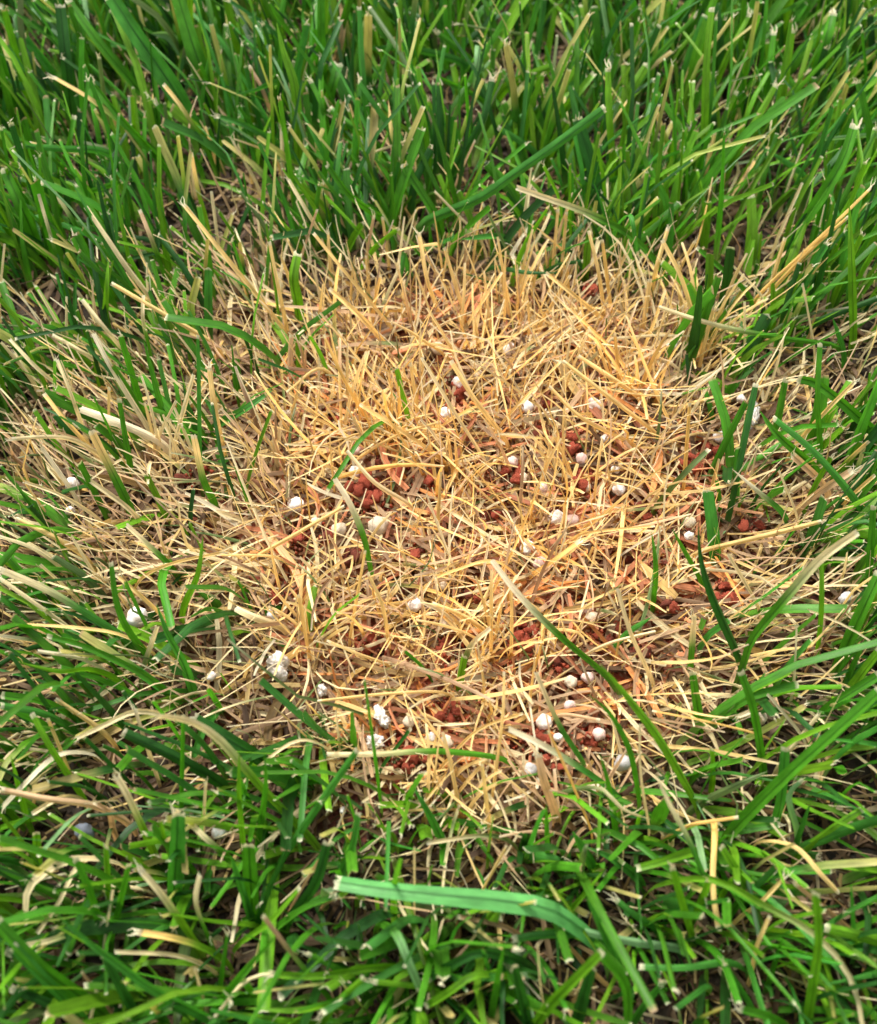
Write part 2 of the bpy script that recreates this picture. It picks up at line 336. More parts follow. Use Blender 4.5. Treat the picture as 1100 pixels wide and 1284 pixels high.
# ------------------------------------------------------------------ blades that can be told apart, read off the photograph (tip first)
# each line: colour[>colour at the base]  width px  tip (f frayed, c cut, p pointed)  then points
TRACED = """
b 24 c 138,-8 173,46 216,109 240,155
g 22 c 222,-8 243,60 262,110 270,135
p 21 p 190,42 215,46 240,75
g 12 c 85,0 125,55 178,118
s>g 8 f 67,98 120,130 200,195
g 11 f 116,103 150,145 205,205
s>g 6 c 205,105 232,140 260,190
g 8 c 93,145 86,180 75,215
b 9 c 0,8 65,45
d 16 c 75,5 82,70 88,130
p 7 c 105,-5 112,40 120,75
g 7 f 195,128 240,190
b 6 f 258,10 282,58
b 9 f 25,183 80,187 130,190
o>y 6 c 240,192 249,240 258,270
y 13 p 347,28 356,65 370,110 374,185
t 10 p 424,-8 431,35 421,75
g 14 c 425,80 418,105 410,135
b 10 p 452,62 500,60 556,70 588,84
b 8 f 272,145 310,158 352,182
b 8 p 376,135 400,180 425,226
g 7 f 389,100 405,135 412,165
g 11 c 412,135 440,158 472,182
s>y 7 p 487,125 493,175 516,222
c 4 f 517,174 460,195
b 9 p 295,118 318,114 352,103
n 6 c 312,82 328,110 340,142
c 6 f 353,165 355,218
c 5 f 293,178 318,222
g 7 f 433,187 468,224
b 8 c 450,8 455,100 463,165
y 6 f 322,46 352,49
p 11 p 593,111 598,85 601,58
g 8 f 548,40 590,75
y 13 c 694,84 665,95 635,110
d 10 f 617,97 605,150 573,208
b 13 c 760,135 700,180 640,222 600,250 535,278
y 10 f 763,85 765,150 770,215
y 10 c 745,92 722,120 700,146
y 13 c 712,150 694,182
y 12 c 812,80 792,112 768,142
p 7 c 755,-5 768,80
y 8 c 698,5 690,50
b 9 c 683,-5 675,55
y 7 c 795,0 780,50
t 5 c 595,175 574,222
y 6 f 765,190 725,222
l 4 f 572,30 620,38 672,47
g 7 c 546,95 600,122
b 9 c 625,160 667,187
y 8 f 940,17 915,65 898,104
g 9 f 971,40 965,90 958,132
c 3 p 947,21 962,24 971,42
g 14 f 1044,15 1035,50 1021,97
y 9 c 925,115 905,157
s 7 c 898,165 885,217
y 9 f 974,105 940,165 914,212
y 10 c 893,10 886,80 882,200
l 4 c 1033,90 1000,132
g 15 f 1072,157 1050,215 985,312
g 12 c 1102,92 1072,148 1048,200
b 9 p 962,188 1006,217
s>y 7 c 821,135 839,188
b 8 f 857,187 790,215 765,228
p 6 c 1030,175 1105,171
l 3 c 956,93 905,106
y 9 f 996,37 985,110
g 8 f 866,160 862,210
g 16 c 6,212 25,255 42,295
c>g 6 c 48,240 58,275 70,315 80,342
c>g 6 f 64,235 92,278
c 8 c 108,259 135,298 160,335 190,374
b 8 p 90,228 110,265 140,320 168,368
s 7 c 140,355 200,390 262,427
c 7 c 102,375 130,410 152,437
c 5 c 48,363 76,412
c 5 c 83,372 83,412
y 9 p 136,325 134,360 132,402
g 8 p 88,290 83,342
s 7 f 230,256 275,312 354,410
c 5 c 265,240 272,292
t>g 6 c 175,263 190,300 202,332
c 4 c 6,306 0,372
b 7 c 163,215 182,242
g 8 c 155,227 85,252
c>g 6 c 180,370 179,400 186,432
c 6 f 362,225 385,265 407,303
s 7 c 337,303 348,360 358,407
y 15 c 373,316 367,348 372,380
t 4 c 398,262 375,332
s 7 c 392,293 430,340 490,412
t 4 c 405,225 427,273
s 8 c 413,362 450,395 482,430
t 5 f 469,270 461,312
s 5 c 480,272 487,322
c 4 c 521,262 506,322
b 11 p 503,352 508,318
s 7 f 525,292 535,350 546,382
o 6 c 478,345 470,382
y 8 c 500,285 468,312
c 4 c 428,386 497,385
s 4 c 459,320 463,366
s 5 f 411,290 413,332
g 12 c 410,205 440,245 477,272
g 8 c 450,205 482,258
g 12 c 505,205 542,264
c>g 9 c 648,235 690,250 740,268 790,295 824,330
d 7 p 702,342 660,341 618,335
s 5 c 700,262 693,337
s 5 c 710,265 705,332
s 6 c 738,290 750,340 756,382
s 5 c 682,305 686,337
c 4 c 545,240 597,294
l 4 c 605,255 640,322
s 7 c 685,342 720,370 752,397
s 6 c 557,310 580,387
s 6 c 715,345 680,402
s 6 c 630,342 590,402
b 10 p 578,300 627,297
y 11 p 738,285 735,327
b 7 f 799,319 794,290 790,270
o 6 c 755,300 765,382
c 4 c 666,210 655,282
s 8 c 815,350 808,402
o 6 f 1091,235 1040,285 958,362
o 6 c 1064,272 1015,315 968,364
s 7 f 838,285 825,330 819,357
s 7 c 830,300 855,350 876,422
c>g 7 c 826,385 870,400 920,413 985,425 1048,434
y 11 p 1065,252 1068,320 1070,412
c 4 c 1007,355 1021,432
s 7 c 985,298 972,342
s 5 f 871,303 855,332
g 7 c 873,310 932,362
w 4 f 918,332 952,367
c 5 c 933,378 933,427
d 9 c 1105,372 1028,402
b 8 p 1044,398 1056,432
s 6 f 895,385 885,427
c 5 c 1006,229 980,287
c 7 c 65,420 98,438 128,457
w 9 c 118,418 140,460 182,528
w 13 c 100,512 150,530 197,551
c 7 c 0,430 32,467
c 6 c 12,425 45,460 78,488
c 6 c 72,450 88,490 103,533
c 5 f 0,488 20,510 42,538
s 7 c 55,493 80,525 110,558
c 7 f 15,551 60,548 95,553
w 9 f 53,560 87,608
s 9 f 262,460 268,510 279,562
c 7 c 243,470 222,547
s>g 10 c 243,545 255,600 266,624
s 5 c 137,485 137,542
g 8 c 150,500 161,568
g 8 p 180,425 205,522
s>g 12 c 115,540 156,622
c 6 c 30,603 75,620 112,642
c 8 f 105,597 157,634
s 8 c 180,505 191,548
c 5 c 221,502 199,548
b 6 c 248,420 251,582
b 12 p 342,489 308,513 276,531
o 7 c 405,420 430,475 457,524
s 8 c 450,508 500,540 548,573
c 7 c 435,565 470,605 512,632
w>g 9 c 420,600 440,632 458,676 466,714
s 7 c 310,528 352,572
s 6 c 515,455 524,522
c 6 c 528,448 565,510 602,568
s 5 c 360,492 400,462
s 5 c 553,529 500,545 453,572
t 9 c 365,420 363,463
w 4 c 401,420 400,472
c 4 c 357,557 407,559
s 8 c 565,452 595,500 632,548
s 5 c 705,452 662,495 633,527
s 7 f 706,453 760,495 822,543
s 8 c 725,445 770,475 800,497
s 7 c 688,485 730,525 792,557
o 7 c 770,418 775,473
s 6 f 695,545 711,583
d 10 c 948,480 935,540 925,590 914,642
g 14 c 1000,475 1018,478 1050,500 1100,546
g 13 p 953,515 975,545 1018,585
b 10 c 970,523 1020,565 1060,610 1084,644
s 7 f 1072,478 1040,510 1006,548
g 10 c 985,475 976,522
t 12 f 993,570 1028,603
t 12 f 1068,590 1045,605 1013,627
s>y 7 c 1089,553 1058,582
o 6 c 865,505 858,602
l 8 c 890,563 860,592 829,627
s 6 c 1098,595 1068,622
c 4 c 977,590 998,642
w>b 8 p 918,588 955,620 980,642
g 8 c 1028,430 1025,500 1028,562
c>b 10 f 0,714 60,740 110,770 152,797
s 8 f 20,650 65,672 98,692
c 7 c 0,672 42,687
s 6 c 20,783 100,788 153,797
c 7 f 0,725 50,760 88,788
s 7 c 145,720 175,745 202,770
b 13 p 196,757 210,795 229,830 237,852
y 9 p 255,672 248,720 232,757
g 10 c 138,705 145,755 160,790 181,817
s 5 f 281,692 220,705 183,721
w 6 c 47,816 103,826
g 9 c 60,797 110,812 160,835 192,854
y 9 p 20,830 75,843 112,840
c>g 8 c 158,658 207,703
c 6 c 50,708 82,737
c>l 7 c 198,785 180,837
c 12 c 295,762 320,774 352,786
s 6 c 375,745 386,812
s 6 c 461,718 480,760 487,802
s 6 c 432,634 370,670 308,706
s 5 c 272,695 342,697
s 5 c 458,690 440,792
w 6 c 528,754 556,768
s 5 c 410,803 450,820 483,832
w>g 9 c 617,703 650,745 700,795 750,837 768,856
y 13 p 752,832 790,877 830,930 872,1003
s 6 c 545,726 572,716 616,704
c 7 c 775,738 790,790 816,848
s 7 c 543,756 572,768 602,787
c>l 8 c 614,788 592,808 582,832
y 11 c 582,822 577,853
g 10 p 817,667 821,710 818,752
c 5 c 822,792 770,805 738,819
b 10 p 817,774 788,792
o 9 f 727,680 700,700 668,722
s 5 c 822,660 738,669
d 13 p 876,653 880,700 895,750 928,825
g 7 p 843,663 876,722
c>g 12 c 1076,667 1030,700 990,745 945,800 934,832
s 8 f 1031,654 960,672 878,692
c 6 c 913,695 946,752
g 18 c 1104,718 1082,765 1058,820
y 7 c 1030,700 1030,760 1027,802
n 4 c 1077,743 1028,812
g 14 c 1105,845 1048,882
y 15 c 1105,815 1078,850
w 5 f 998,788 995,852
c>g 9 f 870,773 866,832
g 10 c 1096,635 1090,722
c 8 f 97,926 130,910 172,892
c 7 f 169,889 180,925 191,957
c>y 11 f 197,899 232,903 272,925 330,990 390,1052
d 20 c 240,900 290,930 335,958
d 16 c 152,918 210,945 268,977
s 8 c 70,877 122,912
c>y 11 f 147,972 165,1005 192,1064
y 9 c 40,895 65,940 96,987
s 6 c 60,900 86,963
w 9 f 5,1011 30,985 72,948
t 11 f 0,991 60,1003 118,1011
c 8 c 40,1021 72,1002
b 22 f 223,1018 221,1070 218,1117
c>g 10 f 233,1028 262,1055 284,1074
c 5 f 258,982 255,1042
g 6 c 230,896 228,1002
g 12 c 0,872 48,879
b 10 c 0,884 52,894
y 9 p 14,948 31,1013
y 12 c 45,1042 47,1078
t 10 c 118,1004 137,1016 142,1034
y 8 p 300,943 300,1000 305,1057
g 9 p 331,943 333,985 324,1052
b 10 c 448,940 420,980 385,1030 353,1078
b 11 c 450,1018 443,1060 427,1098
g 5 c 457,850 467,920 476,992
d 6 c 516,913 483,957
b 12 p 519,988 535,1015 553,1050
c>g 8 c 410,946 470,946 550,942 628,951
s 5 c 398,879 480,870 553,867
c 5 f 318,966 372,929
w>b 9 c 638,914 690,940 745,975 772,997
c>l 6 p 817,1028 780,1014 752,988
c>b 7 c 672,842 688,880 705,915 729,952
g 8 p 738,871 765,895 790,940 801,992
g 9 p 752,945 762,980 770,1032
g 8 p 685,1008 687,1062
o 6 c 686,916 710,968 737,1034
s 5 c 656,894 600,915 558,957
s 5 c 632,842 630,900 617,1002
s 7 c 604,958 613,1032
c 4 c 802,908 803,970 813,1032
c>l 6 c 535,1057 612,1047
t 6 c 752,903 708,896
w 5 c 767,900 780,947
t 14 f 673,945 680,975 694,1012
b 13 p 718,1042 740,1080
g 17 c 1106,865 1040,925 990,970 926,1034
g 11 c 929,842 945,890 956,958
b 14 c 985,938 980,1000 976,1020
l 11 p 963,967 930,982 882,1005
c 7 f 1026,896 988,944
w>b 11 p 822,970 840,1010 866,1060 892,1128
o 6 c 926,1024 880,1031 860,1036
o 4 c 818,891 890,905 959,923
w 8 f 925,899 943,893
y 9 c 892,938 893,967
p 9 c 1008,978 990,1000 1000,1042
y 11 c 1084,1012 1050,1034 1012,1062
b 8 p 1036,926 1105,936
b 8 p 1016,1008 1002,1048
g 12 c 868,842 876,897
w 5 c 962,870 1002,918
b 15 p 73,1148 110,1180 150,1210 200,1245 288,1290
g 19 c -6,1155 50,1212 118,1262
b 15 c 15,1186 60,1232 100,1275
c 13 c 36,1162 35,1120 55,1096 94,1079
c 7 c 47,1170 75,1130 96,1088
g 10 c 94,1076 115,1125 128,1178
y 12 c 132,1060 136,1133
g 12 c 161,1083 150,1130 139,1173
w 5 c 142,1116 131,1187
c>y 10 f 176,1091 205,1125 243,1179
c>g 9 c 250,1096 245,1135 264,1184
o>y 10 f 172,1169 210,1175 246,1185
c 7 c 143,1194 218,1198
c>y 8 c 17,1188 60,1180 88,1172
n 6 c 103,1217 137,1263
c 6 c 121,1242 111,1290
d 13 c 130,1197 155,1245 178,1284
d 16 c 15,1238 90,1268
c 5 c 244,1213 258,1263
hero 27 c 420,1105 470,1113 550,1122 610,1127 668,1135 700,1144
d 9 p 362,1060 335,1120 326,1148
b 11 p 290,1073 311,1138
g 20 c 312,1058 316,1133
y 8 c 377,1113 340,1155 303,1182
d 14 c 411,1056 395,1110 363,1153
g 10 c 422,1124 380,1140 337,1173
n>g 7 c 330,1148 370,1200 413,1251
y 11 f 342,1221 400,1223 483,1212
c 6 c 268,1277 305,1233 342,1221
y 9 p 308,1264 370,1268 405,1261
y 9 c 457,1226 425,1255 398,1290
d 12 p 358,1179 404,1194
g 9 p 347,1173 300,1225 268,1268
b 12 p 472,1188 456,1228
g 9 f 386,1196 428,1217
p>g 12 c 528,1243 512,1205 498,1172
y 9 f 468,1231 533,1239
g 7 f 285,1170 277,1228
c 4 c 519,1062 519,1148
t 6 c 548,1143 500,1135 436,1124
t 4 c 406,1068 368,1133
p 11 p 633,1139 690,1152 740,1170 800,1182 850,1189
b 13 c 643,1178 690,1172 745,1172
b 12 p 734,1123 755,1165 777,1214
g 14 c 752,1196 780,1225 788,1252 788,1292
y 14 c 757,1193 720,1230 690,1260 665,1294
d 14 f 536,1227 575,1205 608,1193
y 11 c 534,1262 570,1240 596,1223
g 10 p 633,1182 625,1225 616,1279
d 15 c 643,1211 664,1292
d 19 c 742,1211 720,1290
c 3 c 674,1183 678,1240 686,1279
y 8 p 761,1087 735,1120 715,1143
b 13 p 736,1062 765,1075 794,1096
l 11 p 731,1100 734,1060
b 9 f 772,1127 800,1150 820,1163
s 5 c 635,1060 603,1119
n 8 c 572,1149 629,1161
b 10 c 802,1212 860,1213 912,1206
y 12 c 797,1089 830,1080 870,1068
s>o 10 c 902,1166 895,1110 898,1044
y 12 c 903,1060 925,1095 940,1119
g 11 c 974,1091 937,1123
s 7 f 984,1099 955,1130 933,1146
s 8 c 1053,1120 1030,1095 997,1060
c>y 9 c 1084,1292 1075,1245 1055,1205 1015,1165 960,1135 896,1103
y 14 c 1024,1118 1028,1180 1020,1240 1012,1294
b 7 p 1067,1107 1071,1184
n 9 f 998,1108 1063,1163
s 7 c 966,1148 950,1185 944,1214
y 15 c 1036,1163 1106,1182
g 8 p 981,1177 968,1219
b 8 p 1028,1236 1106,1221
y 10 f 843,1087 858,1140 867,1169
b 8 f 908,1207 938,1254
b 11 c 834,1229 816,1250
y 10 p 1056,1089 1106,1093
g 12 f 927,1264 970,1277
"""
PAL['hero'] = np.array((0.100, 0.335, 0.085))
CX, CY = 600.0, 655.0
GREENS = set('gybdpl') | {'hero'}
OCC_S = 2
OW, OH = int(PW) // OCC_S, int(PH) // OCC_S
OCC = np.zeros((OH, OW), np.float32)       # distance of the told-apart things, so that the mass of grass leaves them in view
OCC_LUMP = OCC.copy()
def occ_mark(P, rpx, B=OCC):
    u, v, f = project(P)
    for a, b, d, r in zip(u, v, f, np.broadcast_to(rpx, u.shape)):
        r = max(r / OCC_S, 0.8)
        x0, x1 = int(max(a / OCC_S - r, 0)), int(min(a / OCC_S + r + 1, OW)); y0, y1 = int(max(b / OCC_S - r, 0)), int(min(b / OCC_S + r + 1, OH))
        if x1 > x0 and y1 > y0: B[y0:y1, x0:x1] = np.where(B[y0:y1, x0:x1] > 0, np.minimum(B[y0:y1, x0:x1], d), d)
def occ_frac(P, B=OCC):
    """P (N,R,3): share of each blade that would lie in front of a told-apart thing"""
    u, v, f = project(P.reshape(-1, 3))
    x = (u / OCC_S).astype(int); y = (v / OCC_S).astype(int)
    ok = (x >= 0) & (x < OW) & (y >= 0) & (y < OH)
    hit = np.zeros(len(u), bool)
    hit[ok] = f[ok] < B[y[ok], x[ok]] - 0.001
    return hit.reshape(P.shape[:2]).mean(1)

COLOUR_WORD = {'g': 'green', 'y': 'yellow-green', 'b': 'blue-green', 'd': 'dark green', 'p': 'pale green', 'l': 'olive', 'hero': 'green',
               's': 'golden', 'c': 'cream', 'o': 'orange-gold', 'n': 'brown', 'w': 'whitish', 't': 'tan'}
def place_words(u, v):
    r = math.hypot((u - CX) / 350, (v - CY) / 360)
    if r < 0.55: return 'mid dead patch'
    if r < 0.95: return 'inside patch rim'
    if r < 1.25: return 'at patch edge'
    return 'in lawn close by' if r < 1.55 else 'in outer lawn'

TUFTS = [(568, 612, 'o', 'bushy orange-gold straw tuft in the middle of the dead patch'), (592, 446, 's', 'starry golden straw tuft beside a lone white granule'),
         (716, 612, 's', 'upright golden straw tuft between red clay lumps'), (620, 812, 's', 'drooping golden straw tuft with bent stems above the red clay'),
         (386, 800, 's', 'narrow upright golden straw tuft with green shoots at its foot'), (226, 590, 'c', 'cream and golden straw tuft among green blades'),
         (800, 500, 'o', 'flattened orange-gold straw tuft fanning over thatch'), (574, 1006, 's', 'starry straw tuft where dead patch meets green blades'),
         (432, 548, 's', 'tangled golden straw tuft beside red clay'), (735, 1032, 't', 'splayed tan straw tuft at the rim of green blades'),
         (872, 440, 's', 'upright golden straw tuft next to green blades'), (500, 560, 'o', 'short orange-gold straw tuft above red clay'),
         (640, 400, 's', 'pale golden straw tuft standing at the rim')]
n_ring = 18
LANDMARKS = [(105, 1040, 50, 'by bluish stone'), (350, 838, 45, 'by lone white lump'), (480, 908, 40, 'by paired white lumps'),
             (945, 520, 45, 'by stringy white fluff'), (515, 945, 40, 'by bare clay'), (460, 615, 40, 'by bare clay'), (655, 795, 40, 'by bare clay'),
             (550, 1122, 60, 'beside broadest blade'), (171, 774, 35, 'by large white granule'), (275, 1042, 40, 'by lawn granule'), (90, 607, 35, 'by white granule'),
             (844, 433, 35, 'by rim granule'), (781, 957, 40, 'by grey granule'), (343, 770, 35, 'by rim granule'), (697, 655, 30, 'by twin granules'), (35, 1120, 45, 'by curled cream leaf'),
             (682, 905, 35, 'by folded pale leaf'), (520, 758, 35, 'by white granule'), (638, 438, 30, 'by white granule'), (745, 508, 30, 'by white granule')]
for line in TRACED.strip().splitlines():
    tok = line.split()
    cc, w, tipk = tok[0], float(tok[1]), tok[2]
    px = np.array([[float(q) for q in t.split(',')] for t in tok[3:]])[::-1]       # base first
    ctip, cbase = (cc.split('>') + [cc])[:2] if '>' in cc else (cc, cc)
    green = cbase in GREENS
    b, t = px[0], px[-1]
    rpatch = math.hypot((b[0] - CX) / 350, (b[1] - CY) / 360)
    p0 = at(*b, 0.01)
    sc = mm_per_px(p0)
    dv = (b[1] - t[1]) * sc                                    # rise in the picture plane
    hv = dv / math.cos(math.atan2(CAM[2], np.hypot(*(p0 - CAM)[:2])))   # height if it stood upright
    lawn = rpatch > 1.0
    if dv > 0.004:
        zb = 0.012 if lawn else 0.008
        zt = zb + min(0.62 * hv, 0.040 if lawn else 0.026)
        zt = max(zt, 0.020 if lawn else 0.015)
    elif dv > -0.004:
        zb, zt = (0.019, 0.025) if lawn else (0.012, 0.017)
    else:
        zb, zt = ((0.030, 0.020) if green else (0.022, 0.018)) if lawn else (0.018, 0.013)
    if ctip == 'hero': zb, zt = 0.030, 0.036
    seg = np.linalg.norm(np.diff(px, axis=0), axis=1); cum = np.r_[0, np.cumsum(seg)] / max(seg.sum(), 1e-6)
    zz = zb + (zt - zb) * cum + 0.0025 * np.sin(np.pi * cum)
    pts = np.array([at(q[0], q[1], z) for q, z in zip(px, zz)])
    d0 = unit(pts[1] - pts[0])
    root = pts[0] - np.array([d0[0], d0[1], 0]) * zb * 0.45; root[2] = 0.0
    mid = (root + pts[0]) / 2 + np.array([d0[0], d0[1], 0]) * -zb * 0.12
    P = catmull(np.vstack([root, mid, pts]), n_ring)
    P = catmull(P, 80)
    ltot = np.linalg.norm(np.diff(P, axis=0), axis=1).sum()
    tt = np.r_[np.linspace(0, 1 - min(.0011 / ltot, .05), n_ring - 1), 1.0]          # the last ring is the millimetre that dried after mowing
    P = np.stack([np.interp(tt, np.linspace(0, 1, 80), P[:, q]) for q in range(3)], -1)
    P[:, 2] = np.maximum(P[:, 2], 0.0)
    wm = w * sc * (.94 if green else .82)
    if tipk == 'p': prof = np.interp(tt, [0, .15, .45, .75, .92, 1], [.7, .95, 1, .8, .4, .04])
    else: prof = np.interp(tt, [0, .15, .5, .9, 1], [.75, .95, 1, .88, .80]) if green else np.interp(tt, [0, .2, .7, 1], [.8, 1, .95, .85])
    W = wm * prof * (1 + 0.05 * np.sin(tt * 9 + rng.uniform(0, 6)))
    jit = rng.normal(0, 0.07)
    cb = PAL[cbase] * (1 + jit); ct = PAL[ctip] * (1 + jit)
    k = np.clip((tt - 0.58) / 0.25, 0, 1)[:, None]
    C = cb * (1 - k) + ct * k
    if green: C = C * (1 - 0.5 * np.clip(1 - tt / .2, 0, 1)[:, None]) + np.array((.30, .30, .12)) * 0.5 * np.clip(1 - tt / .2, 0, 1)[:, None]
    if tipk in 'cf': C[-1] = PALE_TIP
    view = unit(P[n_ring // 2] - CAM)
    T = unit(P[-1] - P[n_ring // 3])
    side = unit(np.cross(T, view)); nn = np.cross(T, side)
    roll = rng.normal(0, 0.35)
    sh = side * math.cos(roll) + nn * math.sin(roll)
    fold = rng.choice([-1, 1]) * rng.uniform(.10, .28) if green else rng.choice([-1, 1]) * rng.uniform(.2, .45)
    V, F, Cc, U = ribbons(P[None], W[None], C[None], sh[None], fold=fold, across=5, ragged=0.22 if tipk != 'p' else 0, twist=np.array([rng.normal(0, .3)]))
    mat = M_GREEN if ctip in GREENS else M_STRAW
    L_mm = np.linalg.norm(np.diff(P, axis=0), axis=1).sum() * 1000
    # the label: what it looks like and where it grows
    size = ('extra-broad ' if w >= 18 else 'broad ' if w >= 13 else 'hair-thin ' if w <= 4 else 'narrow ' if w <= 7 else '')
    length = 'long ' if L_mm > 42 else 'short ' if L_mm < 22 else ''
    colour = COLOUR_WORD[ctip] + ('-tipped ' + COLOUR_WORD[cbase] if cbase != ctip else '')
    tipw = {'f': 'frayed tip', 'c': 'cut tip', 'p': 'pointed tip'}[tipk]
    mpx = px.mean(0)
    pl = place_words(*b)
    near = min(LANDMARKS, key=lambda q: math.hypot(mpx[0] - q[0], mpx[1] - q[1]))
    if math.hypot(mpx[0] - near[0], mpx[1] - near[1]) < near[2]: pl = near[3]
    out_ = (t - b) @ (mpx - np.array([CX, CY])) / (np.linalg.norm(t - b) * np.linalg.norm(mpx - np.array([CX, CY])) + 1e-6)
    lean = 'pointing away from' if out_ > .6 else 'pointing toward' if out_ < -.6 else 'slanting along'
    lying = zt - zb < 0.010
    chord = np.linalg.norm(px[-1] - px[0]) / max(seg.sum(), 1e-6)
    bent = 'curved ' if chord < .97 else ''
    noun, name = ('blade', 'grass_blade') if ctip in GREENS or (cbase in GREENS) else ('straw', 'dry_straw')
    label = f"{length}{bent}{size}{colour} {'lying' if lying else 'upright'} {noun}, {tipw} {lean} patch, {pl}"
    if ctip == 'hero': label = 'broadest bright green grass blade lying flat across the lawn with blunt tip'
    nf = 4
    main, tipF = (F, None) if tipk == 'p' else (F[:-nf], F[-nf:])
    o = link(name, mesh_from_arrays(name, V, main, Cc, U, mat), label=label, cat='grass blade' if name == 'grass_blade' else 'straw',
             group='grass blades standing out of the lawn' if name == 'grass_blade' else 'dead straws lying over the patch')
    if tipF is not None:                                        # the bleached end the mower left
        used = np.unique(tipF); re = np.zeros(len(V), int); re[used] = np.arange(len(used))
        ct_ = Cc[used].copy(); ct_[:5] = ct_[:5] * .6 + PALE_TIP * .4
        ob = link('cut_tip', mesh_from_arrays('cut_tip', V[used], re[tipF], ct_, U[used], M_STRAW), parent=o, label='bleached mown end')
        if tipk == 'f':
            Tt = unit(P[-1] - P[-2]); St = unit(sh - (sh @ Tt) * Tt)
            fa = fibres(P[-1][None], Tt[None], St[None], W[-1:] * 1.1, 4, np.array([0.0028]), PALE_TIP[None] * 1.05)
            link('torn_fibre', mesh_from_arrays('torn_fibre', *fa, M_STRAW), parent=ob, label='torn pale fibres')
    if w >= 11 and green:                                       # raised rib along the middle
        Vr = V.reshape(n_ring, 5, 3); nrm = unit(np.cross(Vr[:, 4] - Vr[:, 0], np.gradient(Vr[:, 2], axis=0)))
        nrm *= np.sign((nrm * (CAM - Vr[:, 2])).sum(-1, keepdims=True))
        rP = (Vr[:, 2] + nrm * .00012)[:-1]
        ra = ribbons(rP[None], (W[:-1] * .09)[None], (C[:-1] * .62)[None], sh[None], fold=0.15, across=3)
        link('midrib', mesh_from_arrays('midrib', *ra, M_GREEN), parent=o, label='darker rib along the middle')
    dense = catmull(P[3:], 60)
    occ_mark(dense, max(w * 0.55, 2.5))

# ------------------------------------------------------------------ granules, clay and stones
def lump_mesh(name, mat, seed, rough, sub=3, flat=1.0, grit=0.0):
    import bmesh
    bm = bmesh.new(); bmesh.ops.create_icosphere(bm, subdivisions=sub, radius=1.0)
    r = random.Random(seed)
    ks = [(Vector((r.uniform(-1, 1), r.uniform(-1, 1), r.uniform(-1, 1))) * f, r.uniform(0, 6), a) for f, a in ((2, .5), (3.5, .4), (5, .3), (8, .25), (13, .18)) for _ in range(3)]
    for v in bm.verts:
        n = v.co.copy(); h = sum(a * math.sin(k.dot(n) + ph) for k, ph, a in ks) / 2.2
        v.co = n * (1 + rough * h); v.co.z *= flat
        if grit: v.co += n * grit * (abs(math.sin(n.x * 17 + 3 * math.sin(n.y * 11 + seed))) * abs(math.sin(n.y * 19 + 2 * math.sin(n.z * 13))) * 1.6 - .5 + r.uniform(-.3, .3))
    me = bpy.data.meshes.new(name); bm.to_mesh(me); bm.free()
    me.polygons.foreach_set('use_smooth', [True] * len(me.polygons))
    me.materials.append(mat)
    return me

PELLETS = """w 638,438,9 w 576,480,9 w 559,520,9 w 660,510,9 w 745,508,10 w 759,550,5.5 w 772,588,6 w 777,613,9 w 697,650,11 p 718,652,9 w 661,687,10 p 677,706,9
w 520,758,11 w 372,632,11 w 445,592,8 p 446,566,8 w 90,607,10 w 171,774,13 w 343,770,10 w 844,433,9 p 730,575,8 w 682,905,11 g 781,957,12 b 716,855,9 p 715,885,8
p 737,850,8 w 275,1042,11 b 865,655,8 w 864,672,7 b 474,660,13 b 425,664,10 b 743,775,9 b 555,735,6 w 904,548,9 p 735,765,8 w 265,848,7 b 561,930,9 p 641,580,9
p 681,612,8 g 665,965,9 b 747,990,9 p 752,920,9 b 358,520,8 b 397,655,8 w 430,1016,5 b 548,437,9 w 540,925,7 b 735,610,7 b 600,470,6 w 930,500,6 g 1060,750,9 b 560,780,9
b 955,900,8 w 88,640,6 b 655,600,8 w 700,925,6 b 512,905,8"""
pm = {k: [lump_mesh('granule', m, 10 + i, 0.26, 3, 1.0, .06) for i in range(4)] for k, m in (('w', M_WHITE), ('p', M_PINK), ('b', M_BEIGE), ('g', M_GREYG))}
PW_LABEL = {'w': 'white', 'p': 'clay-stained pinkish', 'b': 'beige', 'g': 'dirty grey'}
toks = PELLETS.split()
for kind, spec in zip(toks[0::2], toks[1::2]):
    u, v, r = (float(q) for q in spec.split(',')); r *= .9
    z = 0.0058 if math.hypot((u - CX) / 330, (v - CY) / 350) < 1 else 0.0075
    p = at(u, v, z); rr = r * mm_per_px(p)
    size = 'tiny' if r < 6.3 else 'large' if r > 9.5 else 'small'
    pl = place_words(u, v).replace('in outer lawn', 'between green blades of the outer lawn').replace('in lawn close by', 'between green blades near the patch')
    if (u, v) in ((697, 650), (718, 652)): pl = 'in the touching pair mid dead patch'
    o = link('granule', random.choice(pm[kind]), label=f'{size} round {PW_LABEL[kind]} granule caught {pl}', cat='granule', group='granules scattered through the straw')
    o.location = p; o.scale = (rr * random.uniform(.92, 1.1), rr * random.uniform(.92, 1.1), rr * random.uniform(.85, 1.0))
    o.rotation_euler = (random.uniform(0, 6), random.uniform(0, 6), random.uniform(0, 6))
    occ_mark(p[None], np.array([r * 0.55]), OCC_LUMP)

